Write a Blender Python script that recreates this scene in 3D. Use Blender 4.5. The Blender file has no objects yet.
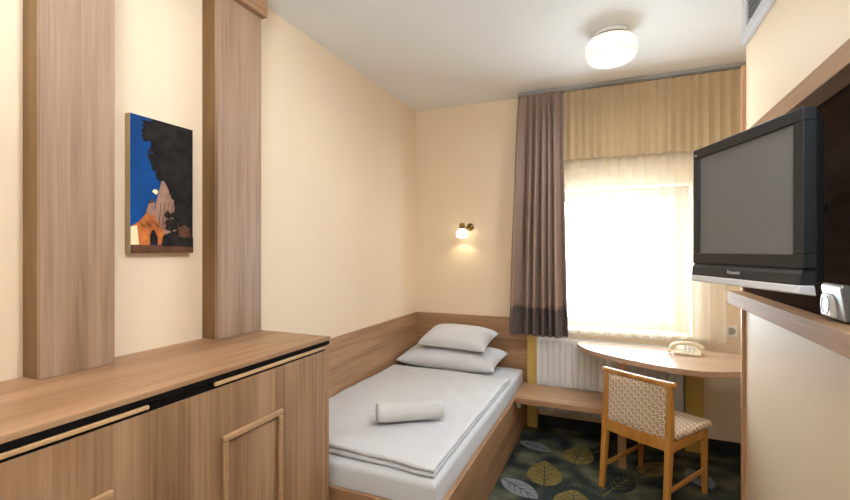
import bpy, bmesh, math, random
from mathutils import Vector, Matrix, noise

scene = bpy.context.scene
COL = scene.collection
R = math.radians
random.seed(7)

# ------------------------------------------------------------------ room numbers (metres)
LEFT, RIGHT, BACK, FRONT, CEIL = -1.63, 0.60, 3.60, -0.95, 2.64
CORNER = 2.625          # where the right wall steps back
ALCOVE = 0.98          # right wall beside the desk

# ------------------------------------------------------------------ materials
def new_mat(name):
    m = bpy.data.materials.new(name)
    m.use_nodes = True
    nt = m.node_tree
    b = nt.nodes['Principled BSDF']
    return m, nt, b

def plain(name, col, rough=0.5, metal=0.0, bump=0.0, bscale=200, vary=0.0, vscale=6, spec=0.5):
    m, nt, b = new_mat(name)
    b.inputs['Roughness'].default_value = rough
    b.inputs['Metallic'].default_value = metal
    b.inputs['Specular IOR Level'].default_value = spec
    tc = nt.nodes.new('ShaderNodeTexCoord')
    if vary > 0:
        n = nt.nodes.new('ShaderNodeTexNoise'); n.inputs['Scale'].default_value = vscale; n.inputs['Detail'].default_value = 4
        nt.links.new(tc.outputs['Object'], n.inputs['Vector'])
        r = nt.nodes.new('ShaderNodeValToRGB')
        r.color_ramp.elements[0].position = .3; r.color_ramp.elements[1].position = .7
        r.color_ramp.elements[0].color = tuple(c*(1-vary) for c in col)+(1,)
        r.color_ramp.elements[1].color = tuple(min(1, c*(1+vary)) for c in col)+(1,)
        nt.links.new(n.outputs['Fac'], r.inputs['Fac'])
        nt.links.new(r.outputs['Color'], b.inputs['Base Color'])
    else:
        b.inputs['Base Color'].default_value = tuple(col)+(1,)
    if bump > 0:
        n2 = nt.nodes.new('ShaderNodeTexNoise'); n2.inputs['Scale'].default_value = bscale; n2.inputs['Detail'].default_value = 3
        nt.links.new(tc.outputs['Object'], n2.inputs['Vector'])
        bp = nt.nodes.new('ShaderNodeBump'); bp.inputs['Strength'].default_value = bump; bp.inputs['Distance'].default_value = .002
        nt.links.new(n2.outputs['Fac'], bp.inputs['Height'])
        nt.links.new(bp.outputs['Normal'], b.inputs['Normal'])
    return m

def wood(name, axis, dark, mid, light, rough=0.42, fine=1.0):
    """wood veneer with the grain running along one axis"""
    m, nt, b = new_mat(name)
    tc = nt.nodes.new('ShaderNodeTexCoord')
    def noise_along(across, along, detail, dist, off):
        mp = nt.nodes.new('ShaderNodeMapping')
        sc = [across*fine]*3; sc['xyz'.index(axis)] = along*fine
        mp.inputs['Scale'].default_value = sc
        mp.inputs['Location'].default_value = (off, off*1.7, off*.6)
        nt.links.new(tc.outputs['Object'], mp.inputs['Vector'])
        n = nt.nodes.new('ShaderNodeTexNoise')
        n.inputs['Scale'].default_value = 1; n.inputs['Detail'].default_value = detail
        n.inputs['Roughness'].default_value = .6; n.inputs['Distortion'].default_value = dist
        nt.links.new(mp.outputs['Vector'], n.inputs['Vector'])
        return n.outputs['Fac']
    a = noise_along(9, .7, 3, .6, 3.1)
    c = noise_along(90, 2.2, 4, .2, 7.7)
    mx = nt.nodes.new('ShaderNodeMath'); mx.operation = 'MULTIPLY_ADD'
    mx.inputs[1].default_value = .38
    nt.links.new(c, mx.inputs[0])
    ma = nt.nodes.new('ShaderNodeMath'); ma.operation = 'MULTIPLY'; ma.inputs[1].default_value = .62
    nt.links.new(a, ma.inputs[0]); nt.links.new(ma.outputs[0], mx.inputs[2])
    r = nt.nodes.new('ShaderNodeValToRGB')
    e = r.color_ramp.elements
    e[0].position = .38; e[0].color = dark+(1,)
    e[1].position = .62; e[1].color = light+(1,)
    k = e.new(.5); k.color = mid+(1,)
    nt.links.new(mx.outputs[0], r.inputs['Fac'])
    nt.links.new(r.outputs['Color'], b.inputs['Base Color'])
    bp = nt.nodes.new('ShaderNodeBump'); bp.inputs['Strength'].default_value = .08; bp.inputs['Distance'].default_value = .001
    nt.links.new(c, bp.inputs['Height']); nt.links.new(bp.outputs['Normal'], b.inputs['Normal'])
    b.inputs['Roughness'].default_value = rough
    return m

WD, WM, WL = (.222, .112, .050), (.318, .168, .082), (.415, .236, .126)
wood_x = wood('veneer_x', 'x', WD, WM, WL)
wood_y = wood('veneer_y', 'y', WD, WM, WL)
wood_z = wood('veneer_z', 'z', WD, WM, WL)
PD, PM, PL = (.205, .118, .070), (.290, .178, .112), (.365, .235, .156)
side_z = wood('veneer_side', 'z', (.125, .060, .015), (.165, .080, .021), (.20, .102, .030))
post_z = wood('veneer_post', 'z', PD, PM, PL)
post_y = wood('veneer_header', 'y', PD, PM, PL)
front_z = wood('veneer_front', 'z', (.185, .094, .042), (.29, .156, .078), (.38, .220, .120), .42, .8)
moulding_wood = wood('moulding_wood', 'y', (.33, .18, .085), (.40, .225, .11), (.46, .27, .14), .4)
handle_wood = wood('pale_handle_wood', 'y', (.45, .25, .11), (.56, .33, .16), (.64, .40, .21), .4)
frame_wood = wood('pale_board_wood', 'y', (.33, .185, .092), (.39, .225, .118), (.45, .27, .150), .6)
frame_wood.node_tree.nodes['Principled BSDF'].inputs['Specular IOR Level'].default_value = .12
strip_wood = wood('corner_board_wood', 'z', (.42, .22, .11), (.50, .28, .15), (.58, .34, .19), .45)
desk_wood = wood('desk_veneer', 'x', (.36, .21, .125), (.44, .27, .17), (.50, .32, .21), .25)
chair_wood = wood('honey_chair_wood', 'z', (.38, .150, .022), (.46, .195, .034), (.53, .25, .055), .36, 1.6)
panel_dark = wood('dark_panel_wood', 'y', (.026, .015, .010), (.036, .021, .015), (.048, .029, .021), .6)
panel_dark.node_tree.nodes['Principled BSDF'].inputs['Specular IOR Level'].default_value = 0
bench_wood = wood('bench_veneer', 'x', WD, WM, WL, .35)

wall_paint = plain('cream_wall_paint', (.77, .615, .44), .55, bump=.10, bscale=260, vary=.012, vscale=3)
ceiling_paint = plain('white_ceiling_paint', (.80, .785, .76), .8, bump=.08, bscale=180)
white_paint = plain('white_paint', (.82, .81, .79), .4)
warm_lit_reveal = plain('ochre_lit_niche', (.55, .36, .09), .45)  # warm light on the wall reveal, put into the colour as ochre
linen = plain('white_linen', (.58, .575, .585), .85, bump=.25, bscale=420)
frame_paint = plain('cream_window_paint', (.50, .40, .26), .5)
sheet_m = plain('white_sheet', (.57, .565, .57), .85, bump=.2, bscale=380)
towel_m = plain('white_terry', (.58, .57, .555), .95, bump=.9, bscale=520)
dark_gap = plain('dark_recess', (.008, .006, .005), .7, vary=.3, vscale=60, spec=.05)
black_plastic = plain('black_plastic', (.012, .012, .013), .35)
tv_bezel = plain('charcoal_bezel', (.021, .022, .024), .42, spec=.3)
tv_base = plain('charcoal_speaker_cloth', (.020, .021, .024), .5, bump=.3, bscale=900)
tv_silver = plain('silver_plastic', (.62, .62, .63), .4)
tv_screen = plain('grey_screen_glass', (.15, .15, .155), .35, spec=.3)
lettering = plain('pale_lettering', (.62, .62, .62), .4)
metal_grey = plain('brushed_grey_metal', (.36, .35, .34), .35, .6)
white_plastic = plain('white_plastic', (.78, .76, .73), .35)
cream_plastic = plain('cream_plastic', (.74, .65, .46), .35)
brass = plain('aged_brass', (.22, .14, .045), .3, .9)
radiator_white = plain('radiator_enamel', (.72, .70, .68), .35)
skirt = plain('dark_carpet_skirting', (.018, .019, .016), .95)
vent_dark = plain('grey_vent_slats', (.42, .41, .40), .6)
vent_frame = plain('pale_grey_vent_frame', (.60, .59, .60), .5)
rail_grey = plain('grey_rail', (.33, .32, .31), .5)
sill_m = plain('cream_sill', (.70, .52, .30), .4)

def fabric(name, col, rough=.9, weave=700, transl=0.0):
    m = plain(name, col, rough, bump=.35, bscale=weave, vary=.06, vscale=40)
    return m
curtain_m = fabric('brown_curtain_cloth', (.30, .205, .163))
curtain_d = fabric('dark_curtain_cloth', (.115, .084, .078))

def sheer(name, col, opacity, transl):
    m = bpy.data.materials.new(name); m.use_nodes = True
    nt = m.node_tree; nt.nodes.clear()
    out = nt.nodes.new('ShaderNodeOutputMaterial')
    tr = nt.nodes.new('ShaderNodeBsdfTransparent')
    tr.inputs['Color'].default_value = (1, 1, 1, 1)
    df = nt.nodes.new('ShaderNodeBsdfDiffuse'); df.inputs['Color'].default_value = col+(1,)
    tl = nt.nodes.new('ShaderNodeBsdfTranslucent'); tl.inputs['Color'].default_value = col+(1,)
    m1 = nt.nodes.new('ShaderNodeMixShader'); m1.inputs[0].default_value = transl
    nt.links.new(df.outputs[0], m1.inputs[1]); nt.links.new(tl.outputs[0], m1.inputs[2])
    tc = nt.nodes.new('ShaderNodeTexCoord')
    n = nt.nodes.new('ShaderNodeTexNoise'); n.inputs['Scale'].default_value = 500
    nt.links.new(tc.outputs['Object'], n.inputs['Vector'])
    mr = nt.nodes.new('ShaderNodeMapRange'); mr.inputs['To Min'].default_value = opacity-.06; mr.inputs['To Max'].default_value = opacity+.06
    nt.links.new(n.outputs['Fac'], mr.inputs['Value'])
    m2 = nt.nodes.new('ShaderNodeMixShader'); nt.links.new(mr.outputs[0], m2.inputs[0])
    nt.links.new(tr.outputs[0], m2.inputs[1]); nt.links.new(m1.outputs[0], m2.inputs[2])
    nt.links.new(m2.outputs[0], out.inputs['Surface'])
    return m
sheer_m = sheer('white_net_cloth', (.86, .82, .73), .37, .24)
valance_m = sheer('tan_valance_cloth', (.50, .37, .225), .95, .06)

def emit(name, col, strength):
    m = bpy.data.materials.new(name); m.use_nodes = True
    nt = m.node_tree
    b = nt.nodes['Principled BSDF']
    b.inputs['Base Color'].default_value = (.8, .78, .72, 1)
    b.inputs['Emission Color'].default_value = col+(1,)
    b.inputs['Emission Strength'].default_value = strength
    b.inputs['Roughness'].default_value = .25
    return m
shade_m = emit('opal_glass_lit', (1, .93, .80), .42)
bulb_m = emit('lit_wall_lamp_glass', (1, .88, .62), 3.5)

def glass(name):
    m = bpy.data.materials.new(name); m.use_nodes = True
    nt = m.node_tree; nt.nodes.clear()
    out = nt.nodes.new('ShaderNodeOutputMaterial')
    tr = nt.nodes.new('ShaderNodeBsdfTransparent'); tr.inputs['Color'].default_value = (.96, .98, .98, 1)
    gl = nt.nodes.new('ShaderNodeBsdfGlossy'); gl.inputs['Roughness'].default_value = .02
    mx = nt.nodes.new('ShaderNodeMixShader'); mx.inputs[0].default_value = .06
    nt.links.new(tr.outputs[0], mx.inputs[1]); nt.links.new(gl.outputs[0], mx.inputs[2])
    nt.links.new(mx.outputs[0], out.inputs['Surface'])
    return m
pane_m = glass('window_glass')

def chair_fabric(name):
    """beige upholstery with rows of small dark ring motifs on a diagonal grid"""
    m, nt, b = new_mat(name)
    L = nt.links
    tc = nt.nodes.new('ShaderNodeTexCoord')
    mp = nt.nodes.new('ShaderNodeMapping'); mp.vector_type = 'POINT'
    mp.inputs['Rotation'].default_value = (0, 0, R(38))
    sw = nt.nodes.new('ShaderNodeSeparateXYZ'); L.new(tc.outputs['Object'], sw.inputs[0])
    add = nt.nodes.new('ShaderNodeMath'); add.operation = 'ADD'
    L.new(sw.outputs['Y'], add.inputs[0]); L.new(sw.outputs['Z'], add.inputs[1])
    cb = nt.nodes.new('ShaderNodeCombineXYZ'); L.new(sw.outputs['X'], cb.inputs[0]); L.new(add.outputs[0], cb.inputs[1])
    L.new(cb.outputs[0], mp.inputs['Vector'])
    def cell(scale, off):
        v1 = nt.nodes.new('ShaderNodeVectorMath'); v1.operation = 'MULTIPLY_ADD'
        v1.inputs[1].default_value = (scale, scale*.8, 0); v1.inputs[2].default_value = (off, off*.7, 0)
        L.new(mp.outputs[0], v1.inputs[0])
        fr = nt.nodes.new('ShaderNodeVectorMath'); fr.operation = 'FRACTION'; L.new(v1.outputs[0], fr.inputs[0])
        sb = nt.nodes.new('ShaderNodeVectorMath'); sb.operation = 'SUBTRACT'; sb.inputs[1].default_value = (.5, .5, 0)
        L.new(fr.outputs[0], sb.inputs[0])
        ln = nt.nodes.new('ShaderNodeVectorMath'); ln.operation = 'LENGTH'; L.new(sb.outputs[0], ln.inputs[0])
        return ln.outputs['Value']
    def band(val, c, w):
        s = nt.nodes.new('ShaderNodeMath'); s.operation = 'COMPARE'
        s.inputs[1].default_value = c; s.inputs[2].default_value = w
        L.new(val, s.inputs[0]); return s.outputs[0]
    ring = band(cell(40, 0), .24, .07)
    dot = band(cell(40, .5), .0, .14)
    dot2 = band(cell(80, .25), .0, .13)
    mx = nt.nodes.new('ShaderNodeMath'); mx.operation = 'MAXIMUM'; L.new(ring, mx.inputs[0]); L.new(dot, mx.inputs[1])
    mx2 = nt.nodes.new('ShaderNodeMath'); mx2.operation = 'MAXIMUM'; L.new(mx.outputs[0], mx2.inputs[0]); L.new(dot2, mx2.inputs[1])
    mc = nt.nodes.new('ShaderNodeMix'); mc.data_type = 'RGBA'
    mc.inputs['A'].default_value = (.80, .66, .50, 1); mc.inputs['B'].default_value = (.30, .18, .125, 1)
    L.new(mx2.outputs[0], mc.inputs['Factor'])
    L.new(mc.outputs['Result'], b.inputs['Base Color'])
    b.inputs['Roughness'].default_value = .9
    return m
upholstery = chair_fabric('patterned_upholstery')

# carpet: mottled olive / grey-green pile
def carpet():
    m, nt, b = new_mat('patterned_carpet')
    tc = nt.nodes.new('ShaderNodeTexCoord')
    n = nt.nodes.new('ShaderNodeTexNoise'); n.inputs['Scale'].default_value = 5.5; n.inputs['Detail'].default_value = 1.5
    nt.links.new(tc.outputs['Object'], n.inputs['Vector'])
    r = nt.nodes.new('ShaderNodeValToRGB'); e = r.color_ramp.elements
    e[0].position = .36; e[0].color = (.018, .022, .021, 1)
    e[1].position = .64; e[1].color = (.112, .108, .066, 1)
    k = e.new(.46); k.color = (.040, .045, .035, 1)
    k = e.new(.54); k.color = (.064, .066, .043, 1)
    nt.links.new(n.outputs['Fac'], r.inputs['Fac'])
    nt.links.new(r.outputs['Color'], b.inputs['Base Color'])
    n2 = nt.nodes.new('ShaderNodeTexNoise'); n2.inputs['Scale'].default_value = 350
    nt.links.new(tc.outputs['Object'], n2.inputs['Vector'])
    bp = nt.nodes.new('ShaderNodeBump'); bp.inputs['Strength'].default_value = .6; bp.inputs['Distance'].default_value = .004
    nt.links.new(n2.outputs['Fac'], bp.inputs['Height']); nt.links.new(bp.outputs['Normal'], b.inputs['Normal'])
    b.inputs['Roughness'].default_value = 1; b.inputs['Specular IOR Level'].default_value = .1
    return m
carpet_m = carpet()
leaf_y = plain('carpet_ochre_leaf', (.15, .112, .036), 1, bump=.6, bscale=350, vary=.2, vscale=20, spec=.1)
leaf_w = plain('carpet_lilac_leaf', (.175, .172, .182), 1, bump=.6, bscale=350, vary=.15, vscale=20, spec=.1)
leaf_g = plain('carpet_dark_leaf', (.026, .032, .030), 1, bump=.6, bscale=350, vary=.15, vscale=20, spec=.1)

# ------------------------------------------------------------------ mesh helpers
def BM(): return bmesh.new()

def add_box(bm, x0, x1, y0, y1, z0, z1, mi=0):
    v = [bm.verts.new((x, y, z)) for z in (z0, z1) for y in (y0, y1) for x in (x0, x1)]
    for f in ((0, 2, 3, 1), (4, 5, 7, 6), (0, 1, 5, 4), (2, 6, 7, 3), (0, 4, 6, 2), (1, 3, 7, 5)):
        fc = bm.faces.new([v[i] for i in f]); fc.material_index = mi
    return v

def add_prism(bm, pts, axis, a, b, mi=0):
    """extrude a 2D outline along an axis: x -> pts are (y,z); y -> (x,z); z -> (x,y)"""
    def mk(p, t):
        return {'x': (t, p[0], p[1]), 'y': (p[0], t, p[1]), 'z': (p[0], p[1], t)}[axis]
    A = [bm.verts.new(mk(p, a)) for p in pts]; B = [bm.verts.new(mk(p, b)) for p in pts]
    fs = [bm.faces.new(A[::-1]), bm.faces.new(B)]
    n = len(pts)
    for i in range(n):
        fs.append(bm.faces.new((A[i], A[(i+1) % n], B[(i+1) % n], B[i])))
    for f in fs: f.material_index = mi
    bmesh.ops.recalc_face_normals(bm, faces=fs)

def add_tube(bm, pts, rad, seg=10, caps=True, mi=0):
    """tube along 3D points; rad a number or a list"""
    pts = [Vector(p) for p in pts]; n = len(pts)
    rs = rad if isinstance(rad, (list, tuple)) else [rad]*n
    rings = []
    up = None
    for i, p in enumerate(pts):
        t = (pts[min(i+1, n-1)]-pts[max(i-1, 0)]).normalized()
        if up is None: up = t.orthogonal().normalized()
        up = (up-t*up.dot(t)).normalized()
        sd = t.cross(up)
        rings.append([bm.verts.new(p+(up*math.cos(2*math.pi*k/seg)+sd*math.sin(2*math.pi*k/seg))*rs[i]) for k in range(seg)])
    fs = []
    for i in range(n-1):
        for k in range(seg):
            fs.append(bm.faces.new((rings[i][k], rings[i][(k+1) % seg], rings[i+1][(k+1) % seg], rings[i+1][k])))
    if caps:
        fs.append(bm.faces.new(rings[0][::-1])); fs.append(bm.faces.new(rings[-1]))
    for f in fs: f.material_index = mi
    bmesh.ops.recalc_face_normals(bm, faces=fs)

def add_bar(bm, pts, ws, ds, fwd=Vector((0, 1, 0)), mi=0):
    """rectangular section bar along points; ws across (x), ds along fwd"""
    pts = [Vector(p) for p in pts]; n = len(pts); rings = []
    for i, p in enumerate(pts):
        t = (pts[min(i+1, n-1)]-pts[max(i-1, 0)]).normalized()
        s = t.cross(fwd).normalized(); f = s.cross(t).normalized()
        w = (ws[i] if isinstance(ws, (list, tuple)) else ws)/2; d = (ds[i] if isinstance(ds, (list, tuple)) else ds)/2
        rings.append([bm.verts.new(p+s*a*w+f*b*d) for a, b in ((-1, -1), (1, -1), (1, 1), (-1, 1))])
    fs = []
    for i in range(n-1):
        for k in range(4):
            fs.append(bm.faces.new((rings[i][k], rings[i][(k+1) % 4], rings[i+1][(k+1) % 4], rings[i+1][k])))
    fs.append(bm.faces.new(rings[0][::-1])); fs.append(bm.faces.new(rings[-1]))
    bmesh.ops.recalc_face_normals(bm, faces=fs)

def add_lathe(bm, prof, cx, cy, seg=32, mi=0, axis='z', c3=0):
    """revolve (r, h) profile round a vertical (or y) axis"""
    rings = []
    for r, h in prof:
        ring = []
        for k in range(seg):
            a = 2*math.pi*k/seg
            if axis == 'z': co = (cx+r*math.cos(a), cy+r*math.sin(a), h)
            elif axis == 'y': co = (cx+r*math.cos(a), h, c3+r*math.sin(a))
            else: co = (h, cy+r*math.cos(a), c3+r*math.sin(a))
            ring.append(bm.verts.new(co))
        rings.append(ring)
    fs = []
    for i in range(len(rings)-1):
        for k in range(seg):
            fs.append(bm.faces.new((rings[i][k], rings[i][(k+1) % seg], rings[i+1][(k+1) % seg], rings[i+1][k])))
    fs.append(bm.faces.new(rings[0][::-1])); fs.append(bm.faces.new(rings[-1]))
    for f in fs: f.material_index = mi
    bmesh.ops.recalc_face_normals(bm, faces=fs)

def obj(name, bm, mats, parent=None, bevel=0, smooth=False, local=False, seg=2, at=None, rot=None):
    """link a bmesh as ONE object. Shapes are in world coordinates unless local=True."""
    if not isinstance(mats, (list, tuple)): mats = [mats]
    me = bpy.data.meshes.new(name)
    o = bpy.data.objects.new(name, me)
    if parent is not None:
        if not local:
            root = parent if parent.parent is None else parent.parent
            bmesh.ops.translate(bm, vec=-Vector(root.location), verts=bm.verts)
        o.parent = parent
    else:
        if at is not None:
            o.location = at
            if rot: o.rotation_euler = rot
        elif bm.verts:
            xs = [v.co.x for v in bm.verts]; ys = [v.co.y for v in bm.verts]; zs = [v.co.z for v in bm.verts]
            c = Vector(((min(xs)+max(xs))/2, (min(ys)+max(ys))/2, min(zs)))
            bmesh.ops.translate(bm, vec=-c, verts=bm.verts); o.location = c
    bm.normal_update(); bm.to_mesh(me); bm.free()
    for m in mats: me.materials.append(m)
    if smooth:
        for p in me.polygons: p.use_smooth = True
        me.set_sharp_from_angle(angle=R(40)) if hasattr(me, 'set_sharp_from_angle') else None
    if bevel:
        b = o.modifiers.new('bevel', 'BEVEL'); b.width = bevel; b.segments = seg; b.limit_method = 'ANGLE'; b.angle_limit = R(35)
    COL.objects.link(o)
    return o

def thing(name, label, cat, loc=(0, 0, 0), rz=0, group=None, rot=None):
    o = bpy.data.objects.new(name, None); COL.objects.link(o)
    o.empty_display_size = .05
    o.location = loc; o.rotation_euler = rot if rot else (0, 0, rz)
    o['label'] = label; o['category'] = cat
    if group: o['group'] = group
    return o

def tag(o, label, cat, group=None):
    o['label'] = label; o['category'] = cat
    if group: o['group'] = group
    return o

def struct(name, bm, mats, parent=None, label=None, cat=None, **k):
    o = obj(name, bm, mats, parent, **k)
    if parent is None:
        o['kind'] = 'structure'
        if label: o['label'] = label
        if cat: o['category'] = cat
    return o

def box_obj(name, b, mat, parent=None, bevel=.002, **k):
    bm = BM(); add_box(bm, *b); return obj(name, bm, mat, parent, bevel=bevel, **k)

# ------------------------------------------------------------------ the room
# floor with its carpet pattern
def leaf_outline(n, wmax, sharp):
    pts = []
    for i in range(n+1):
        t = i/n; w = wmax*(math.sin(math.pi*t**sharp))**.75
        pts.append((t, w))
    return [(t, w) for t, w in pts]+[(t, -w) for t, w in pts[-2:0:-1]]

def add_leaf(bm, base, tip, width, mi, vein, z, sharp=.8, halo=None):
    base = Vector(base); tip = Vector(tip); d = tip-base; L = d.length; d.normalize(); s = Vector((-d.y, d.x))
    def P(t, w): q = base+d*(t*L)+s*(w*L); return (q.x, q.y)
    def poly(pts, zz, m):
        f = bm.faces.new([bm.verts.new((p[0], p[1], zz)) for p in pts]); f.material_index = m
        if f.normal.z < 0 or f.calc_area() < 0: f.normal_flip()
        f.normal_update()
        if f.normal.z < 0: f.normal_flip()
    W = width/L
    if halo is not None:                        # spiky dark surround
        pts = []
        m = 72
        for i in range(m):
            a = 2*math.pi*i/m; rr = .78 if i % 2 else .66
            pts.append(P(.5+rr*math.cos(a), rr*math.sin(a)*W*2.3))
        poly(pts, z-.0004, halo)
    poly([P(t, w) for t, w in leaf_outline(16, W/1.0, sharp)], z, mi)
    zz = z+.0004
    def vein_line(t0, w0, t1, w1, th):
        a = Vector(P(t0, w0)); b = Vector(P(t1, w1)); q = (b-a).normalized(); n = Vector((-q.y, q.x))*th
        poly([tuple(a+n), tuple(a-n), tuple(b-n*.5), tuple(b+n*.5)], zz, vein)
    vein_line(-.22, 0, .93, 0, .0038)
    for t in (.2, .36, .52, .68):
        for sg in (1, -1):
            vein_line(t, 0, min(.95, t+.2), sg*W*.72*math.sin(math.pi*(t+.12)), .0026)

bm = BM()
add_box(bm, LEFT-.1, 1.2, FRONT-.1, BACK+.3, -.1, 0, 0)
leaves = [
    ((-0.382, 2.677), (-0.421, 2.997), 0.105, 1, None), ((-0.632, 2.669), (-0.393, 2.524), 0.075, 2, None), ((-0.206, 2.470), (-0.214, 2.701), 0.105, 1, 3), ((-0.240, 3.030), (-0.197, 3.336), 0.100, 1, None), ((-0.633, 3.238), (-0.395, 3.149), 0.060, 2, None),
    ((-.03, 2.75), (.10, 3.00), .08, 3, None), ((.02, 2.36), (.14, 2.60), .09, 2, None), ((.36, 2.42), (.28, 2.66), .09, 1, 3),
    ((.16, 3.05), (.30, 3.28), .08, 1, None), ((.52, 3.02), (.44, 3.26), .075, 2, None),
    ((-.10, 3.28), (.04, 3.46), .07, 3, None), ((.60, 2.72), (.70, 2.95), .08, 1, None),
    ((-.53, 2.22), (-.42, 2.42), .08, 1, 3), ((-.20, 2.15), (-.10, 2.38), .08, 2, None),
    ((.2, 2.1), (.1, 2.32), .085, 1, None), ((-.5, 1.8), (-.4, 2.05), .085, 2, None),
    ((-.1, 1.75), (-.2, 2.0), .085, 1, 3), ((.3, 1.7), (.4, 1.95), .08, 3, None),
    ((-.8, 1.2), (-.7, 1.45), .085, 1, None), ((-.4, 1.1), (-.5, 1.36), .085, 2, None), ((.1, 1.2), (.2, 1.46), .09, 1, 3),
    ((.3, .6), (.2, .86), .085, 2, None), ((-.3, .5), (-.2, .75), .09, 1, None), ((-.7, .3), (-.8, .55), .085, 2, None)]
for i, (b, t, w, mi, halo) in enumerate(leaves):
    add_leaf(bm, b, t, w, mi, 3 if mi != 3 else 1, .0015+.00002*i, .72 if mi == 1 else .95, halo)
struct('floor', bm, [carpet_m, leaf_y, leaf_w, leaf_g], label='dark green carpet with ochre and lilac leaf pattern', at=(0, 0, 0))

bm = BM(); add_box(bm, LEFT-.1, 1.2, FRONT-.1, BACK+.3, CEIL, CEIL+.1); struct('ceiling', bm, ceiling_paint, label='plain white ceiling')
bm = BM(); add_box(bm, LEFT-.1, LEFT, FRONT-.1, BACK+.3, 0, CEIL); struct('wall_left', bm, wall_paint, label='cream painted wall along the bed')
bm = BM(); add_box(bm, LEFT, 1.2, FRONT-.1, FRONT, 0, CEIL); struct('wall_front', bm, wall_paint, label='cream wall at the entrance end')
bm = BM(); add_box(bm, RIGHT, 1.2, FRONT, CORNER, 0, CEIL); struct('wall_right', bm, wall_paint, label='cream wall behind the television')
bm = BM(); add_box(bm, ALCOVE, 1.2, CORNER, BACK+.3, 0, CEIL); struct('wall_alcove', bm, wall_paint, label='cream side wall at the end of the desk')
# back wall with the window opening
WX0, WX1, WZ0, WZ1 = -.66, .505, .775, 2.09
bm = BM()
add_box(bm, LEFT, WX0, BACK, BACK+.25, 0, CEIL); add_box(bm, WX1, ALCOVE, BACK, BACK+.25, 0, CEIL)
add_box(bm, WX0, WX1, BACK, BACK+.25, 0, WZ0); add_box(bm, WX0, WX1, BACK, BACK+.25, WZ1, CEIL)
struct('wall_back', bm, wall_paint, label='cream wall with the window')
# window: frame, panes, sill, shutter box
win = bpy.data.objects.new('window_1', None); COL.objects.link(win); win.location = (-.08, BACK+.2, WZ0)
win['kind'] = 'structure'; win['label'] = 'white framed window behind the net curtain'
GY = BACK+.19
bm = BM()
add_box(bm, WX0, WX0+.095, GY-.03, GY+.04, WZ0, 1.87); add_box(bm, WX1-.095, WX1, GY-.03, GY+.04, WZ0, 1.87)
add_box(bm, WX0+.095, WX1-.095, GY-.03, GY+.04, WZ0, WZ0+.08); add_box(bm, WX0+.095, WX1-.095, GY-.03, GY+.04, 1.795, 1.87)
obj('window_frame', bm, frame_paint, win, bevel=.004)
box_obj('pane', (WX0+.095, WX1-.095, GY, GY+.006, WZ0+.08, 1.795), pane_m, win, bevel=0)
box_obj('shutter_box', (WX0, WX1, BACK+.012, GY+.05, 1.872, WZ1-.001), sill_m, win, bevel=.006)
box_obj('window_sill', (WX0-.02, WX1+.12, BACK-.035, GY-.03, WZ0-.005, WZ0+.018), sill_m, win, bevel=.005)
# skirting
bm = BM(); add_box(bm, -.66, ALCOVE, BACK-.012, BACK, .001, .085); struct('baseboard_back', bm, skirt, label='dark carpet skirting under the window')
# corner board, niche strips
bm = BM(); add_box(bm, .583, .622, CORNER+.001, CORNER+.025, .001, 2.315); struct('trim_1', bm, strip_wood, label='tall wooden corner board beside the desk', bevel=.002)
bm = BM(); add_box(bm, -.632, -.556, BACK-.075, BACK-.0, .001, .735); struct('trim_2', bm, warm_lit_reveal, label='niche strip coloured ochre for warm light, left of the radiator', bevel=.003)
bm = BM(); add_box(bm, .455, .565, BACK-.075, BACK-.0, .001, .68); struct('trim_3', bm, warm_lit_reveal, label='niche strip coloured ochre for warm light, right of the radiator', bevel=.003)

# ------------------------------------------------------------------ sideboard
FX = -1.147
t = thing('sideboard', 'long brown wooden sideboard in the left foreground with dark groove under its top', 'sideboard', (-1.39, .6, 0))
SY0, SY1, TOP = -.6, 1.612, 1.02
box_obj('top', (LEFT+.002, FX, SY0, SY1+.004, TOP-.016, TOP), wood_y, t, .0015)
bm = BM()
add_box(bm, LEFT+.004, FX-.03, SY0, SY1-.022, .06, .962)
add_box(bm, LEFT+.03, FX-.06, SY0+.02, SY1-.03, .001, .06)
obj('body', bm, wood_z, t, bevel=.001)
box_obj('end_panel', (LEFT+.004, FX-.004, SY1-.022, SY1, .001, .986), wood_z, t, .001)
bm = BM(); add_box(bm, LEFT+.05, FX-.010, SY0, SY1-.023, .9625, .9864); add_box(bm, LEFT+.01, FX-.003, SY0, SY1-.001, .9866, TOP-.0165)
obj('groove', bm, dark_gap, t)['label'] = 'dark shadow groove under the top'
d = box_obj('front_panel', (FX-.03, FX-.006, SY0, SY1-.023, .065, .962), front_z, t, .0012)
for fy0, fy1, hy0, hy1 in ((1.036, 1.312, 1.009, 1.586), (.20, .701, .12, .796)):
    bm = BM(); z1 = .804; z0 = .26
    w, p = .022, .012
    add_box(bm, FX-.006, FX-.006+p, fy0, fy1, z1-w, z1); add_box(bm, FX-.006, FX-.006+p, fy0, fy1, z0, z0+w)
    add_box(bm, FX-.006, FX-.006+p, fy0, fy0+w, z0+w, z1-w); add_box(bm, FX-.006, FX-.006+p, fy1-w, fy1, z0+w, z1-w)
    obj('moulding', bm, moulding_wood, d, bevel=.005, seg=3)['label'] = 'raised pale wood moulding'
    bm = BM(); add_box(bm, FX-.012, FX-.001, hy0, hy1, .971, .983)
    obj('handle', bm, handle_wood, d, bevel=.003)['label'] = 'pale wood strip handle'

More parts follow.
